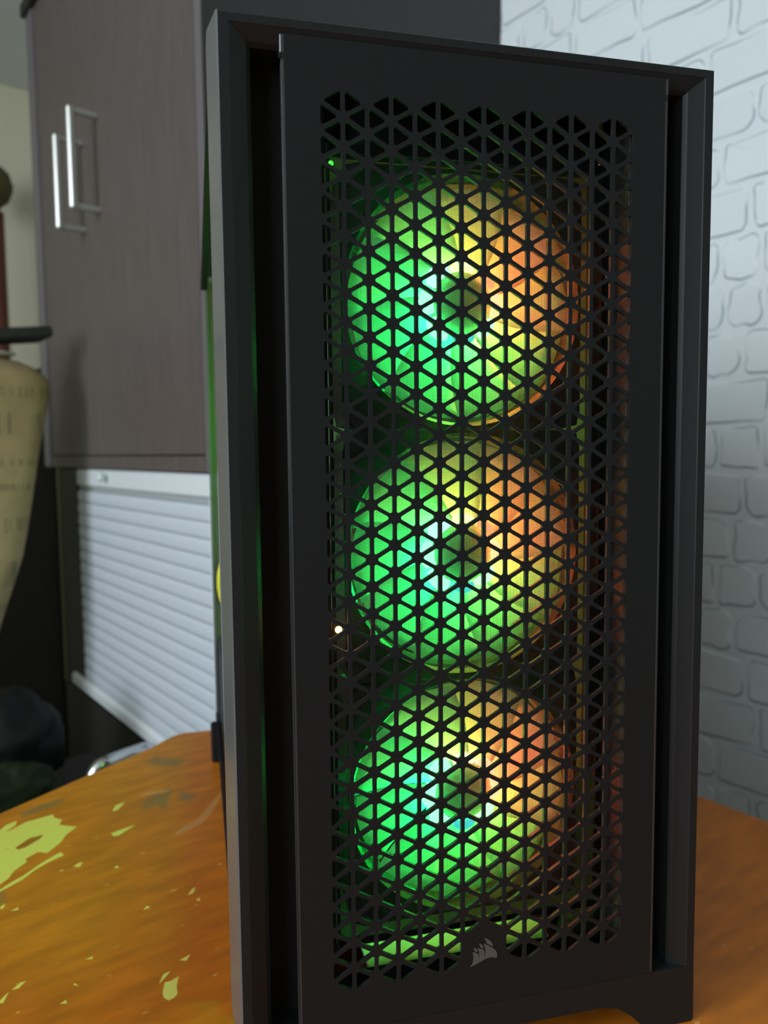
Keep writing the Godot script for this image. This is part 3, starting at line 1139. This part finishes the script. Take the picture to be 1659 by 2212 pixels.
func fans() -> void:
	# anticlockwise from the right, as seen from the front
	# lamp colour, strength, then what the eye sees of its lens: colour, glow
	var rainbow := [
		[1.0, 0.43, 0.22, 2.0, 1.0, 0.74, 0.50, 2.5], [1.0, 0.42, 0.2, 2.0, 1.0, 0.62, 0.36, 1.6], [0.66, 0.82, 0.2, 0.42, 0.95, 1.0, 0.66, 2.2], [0.02, 1.0, 0.30, 0.8, 0.66, 1.0, 0.90, 2.2],
		[0.02, 1.0, 0.42, 1.3, 0.56, 1.0, 0.74, 2.4], [0.02, 1.0, 0.40, 1.2, 0.56, 1.0, 0.74, 2.4], [0.02, 1.0, 0.34, 1.15, 0.05, 0.98, 0.96, 0.95], [0.06, 0.96, 0.26, 0.75, 0.66, 1.0, 0.72, 2.4]]
	var low := [
		[1.0, 0.39, 0.23, 2.0, 1.0, 0.72, 0.50, 2.5], [1.0, 0.38, 0.23, 2.0, 1.0, 0.70, 0.5, 2.4], [0.66, 0.80, 0.2, 0.42, 0.95, 1.0, 0.70, 2.5], [0.02, 1.0, 0.36, 0.95, 0.56, 1.0, 0.74, 2.4],
		[0.02, 1.0, 0.42, 1.3, 0.56, 1.0, 0.74, 2.4], [0.02, 1.0, 0.36, 1.2, 0.56, 1.0, 0.74, 2.4], [0.02, 1.0, 0.28, 1.15, 0.05, 0.98, 0.96, 0.95], [0.06, 0.96, 0.24, 0.75, 0.66, 1.0, 0.72, 2.4]]
	make_fan("case_fan", "topmost of the three glowing green and orange fans behind the black mesh", Vector3(112.9, 365.5, -22), 0.2, rainbow)
	make_fan("case_fan", "middle one of the three glowing green and orange fans behind the black mesh", Vector3(112.9, 245.3, -22), 0.45, rainbow)
	make_fan("case_fan", "lowest glowing green and orange fan, nearest the grey emblem on the mesh", Vector3(112.9, 125.1, -22), 0.7, low)


# ---------------------------------------------------------------- things at the left edge
func left_things() -> void:
	var y0 := -TABLE_H
	# coat stand with a cap
	var st := thing("coat_stand", "reddish brown wooden coat stand post at the left edge behind the dark cabinet", "coat stand", Vector3(0.474, y0, -2.75))
	var b := MB.new(1.0, true)
	var path := []
	for i in 9:
		path.append(Vector3(0, 0.03 + (1.150 - y0 - 0.03) * i / 8.0, 0))
	b.tube(path, 0.028, 16)
	obj("post", b, mat(c8(92, 40, 16), 0.6), st)
	b = MB.new()
	for i in 4:
		b.box(Vector3(cos(PI * 0.5 * i), 0, sin(PI * 0.5 * i)) * 0.09 + Vector3(0, 0.018, 0), Vector3(0.18, 0.035, 0.03), 0.005, Basis(Vector3.UP, -PI * 0.5 * i))
	obj("base", b, mat(c8(110, 50, 22), 0.5), st)
	b = MB.new(1.0, true)
	lump(b, Vector3(0.460, 1.238, -2.75), Vector3(0.072, 0.078, 0.083), 0.10, 21)
	tag(obj("cap", b, mat(c8(78, 74, 40), 0.95)), "dark olive woolly cap on top of the brown coat stand", "cap")

	# printed sack
	b = MB.new(1.0, true)
	var rows := []
	var n := 40
	var steps := 30
	var edge := [[-0.75, -0.06], [-0.007, 0.144], [0.109, 0.180], [0.28, 0.215], [0.40, 0.243], [0.425, 0.244], [0.440, 0.236], [0.455, 0.215], [0.465, 0.190], [0.470, 0.150]]
	for i in steps + 1:
		var v := 1.0 - pow(1.0 - i / float(steps), 1.6)
		var y := lerpf(y0 + 0.002, 0.470, v)
		var right := 0.15
		for q in edge.size() - 1:
			if y >= edge[q][0]:
				right = lerpf(edge[q][1], edge[q + 1][1], clampf((y - edge[q][0]) / (edge[q + 1][0] - edge[q][0]), 0.0, 1.0))
		right += 0.003 * sin(v * 19.0)
		var top := clampf((y - 0.41) / 0.06, 0.0, 1.0)
		var left := lerpf(-0.30, -0.16, v)
		var cx := (left + right) * 0.5
		var hx := (right - left) * 0.5
		var hz := 0.062 * (0.25 + 0.75 * sqrt(maxf(0.0, 1.0 - top * top)))
		var row := []
		for j in n:
			var a := TAU * j / n
			var ca := cos(a)
			var sa := sin(a)
			var sx := signf(ca) * pow(absf(ca), 0.55) * hx
			var sz := signf(sa) * pow(absf(sa), 0.55) * hz
			var wob := 0.004 * sin(9.0 * v + 3.0 * a) + 0.003 * sin(23.0 * v - 2.0 * a)
			row.append(Vector3(cx + sx, y, -1.24 + sz + wob))
		rows.append(row)
	b.skin(rows, true, Vector3.INF, true)
	var sm := mat(Color.WHITE, 0.9)
	sm.albedo_texture = ImageTexture.create_from_image(print_image())
	sm.uv1_triplanar = true
	sm.uv1_scale = Vector3(1.7, 1.7, 1.7)
	tag(obj("printed_sack", b, sm), "tall beige sack with faded dark printing at the left edge beside the cabinet", "sack")

	# what lies on the sack
	b = MB.new(1.0, true)
	lump(b, Vector3(0.115, 0.4775, -1.24), Vector3(0.075, 0.0065, 0.04), 0.08, 5)
	tag(obj("folded_paper", b, mat(c8(232, 234, 240), 0.35)), "crumpled white paper between the printed sack and the black board", "paper")
	b = MB.new()
	b.box(Vector3(0.12, 0.502, -1.24), Vector3(0.25, 0.020, 0.10), 0.004, Basis(Vector3(0, 0, 1), 0.13))
	tag(obj("flat_board", b, mat(c8(30, 31, 34), 0.5)), "flat black board lying tilted on top of the printed sack", "board")

	# bin bag on a dark box
	b = MB.new()
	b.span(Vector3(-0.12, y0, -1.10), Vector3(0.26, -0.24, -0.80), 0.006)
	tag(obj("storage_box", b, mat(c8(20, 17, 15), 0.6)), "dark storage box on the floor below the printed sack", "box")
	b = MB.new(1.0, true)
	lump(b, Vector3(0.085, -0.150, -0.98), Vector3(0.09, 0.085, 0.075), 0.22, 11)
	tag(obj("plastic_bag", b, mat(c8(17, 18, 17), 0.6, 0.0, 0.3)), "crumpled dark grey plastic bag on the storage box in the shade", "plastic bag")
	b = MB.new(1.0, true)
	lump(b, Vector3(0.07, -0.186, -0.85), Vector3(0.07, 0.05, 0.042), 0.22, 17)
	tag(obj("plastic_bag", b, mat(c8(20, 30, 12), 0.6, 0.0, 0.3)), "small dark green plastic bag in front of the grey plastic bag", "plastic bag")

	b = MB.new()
	b.span(Vector3(0.33, y0, -2.54), Vector3(WALL_X - 0.003, 0.50, -1.56), 0.004)  # made-up dark block that keeps this gap black
	tag(obj("shade_block", b, mat(c8(17, 14, 12), 0.8, 0.0, 0.2)), "dark cupboard added as shade behind the printed sack, left of the white roller front", "block")

	# chrome frame
	b = MB.new(1.0, true)
	path = [Vector3(0.146, y0 + 0.0, -0.72), Vector3(0.146, -0.20, -0.72), Vector3(0.146, -0.135, -0.72)]
	for i in 7:
		var a := PI * 0.5 * i / 6.0
		path.append(Vector3(0.166 - 0.020 * cos(a), -0.135 + 0.020 * sin(a), -0.72))
	path.append(Vector3(0.195, -0.1155, -0.729))
	path.append(Vector3(0.222, -0.117, -0.738))
	for i in 6:
		var a := PI * 0.5 * i / 5.0
		path.append(Vector3(0.222 + 0.02 * sin(a), -0.137 + 0.02 * cos(a), -0.74))
	path.append(Vector3(0.242, y0, -0.74))
	b.tube(path, 0.0105, 16)
	tag(obj("chrome_rail", b, M.chrome), "bent chrome tube rail in the dark beyond the table edge", "rail")


func lump(b: MB, c: Vector3, r: Vector3, rough: float, seed_: int) -> void:
	var nz := FastNoiseLite.new()
	nz.seed = seed_
	nz.frequency = 1.1
	nz.fractal_octaves = 3
	var rows := []
	for i in 25:
		var a := PI * (0.01 + 0.98 * i / 24.0)
		var row := []
		for j in 40:
			var d := Vector3(sin(a) * cos(TAU * j / 40), cos(a), sin(a) * sin(TAU * j / 40))
			row.append(c + d * r * (1.0 + rough * nz.get_noise_3dv(d * 1.7)))
		rows.append(row)
	b.skin(rows, true, c, true)


func print_image() -> Image:
	var im := Image.create(512, 512, false, Image.FORMAT_RGB8)
	var n := FastNoiseLite.new()
	n.seed = 31
	n.frequency = 0.02
	n.fractal_octaves = 4
	for y in 512:
		for x in 512:
			var t := n.get_noise_2d(x, y) * 0.5 + 0.5
			im.set_pixel(x, y, c8(146, 128, 90).lerp(c8(172, 153, 114), t))
	var g := RandomNumberGenerator.new()
	g.seed = 77
	# rows of faded strokes, too worn to read
	for row in [[30, 22], [96, 10], [150, 16], [190, 34], [262, 10], [300, 10], [352, 22], [420, 40], [484, 12]]:
		var x := 6
		while x < 500:
			var w := g.randi_range(2, 4) * maxi(1, row[1] / 12)
			if g.randf() < 0.8:
				for yy in range(row[0], row[0] + row[1]):
					for xx in range(x, mini(512, x + w)):
						if g.randf() < 0.75:
							im.set_pixel(xx, yy % 512, im.get_pixel(xx, yy % 512).lerp(c8(62, 60, 48), 0.62))
			x += w + g.randi_range(2, 6) * maxi(1, row[1] / 14)
	return im
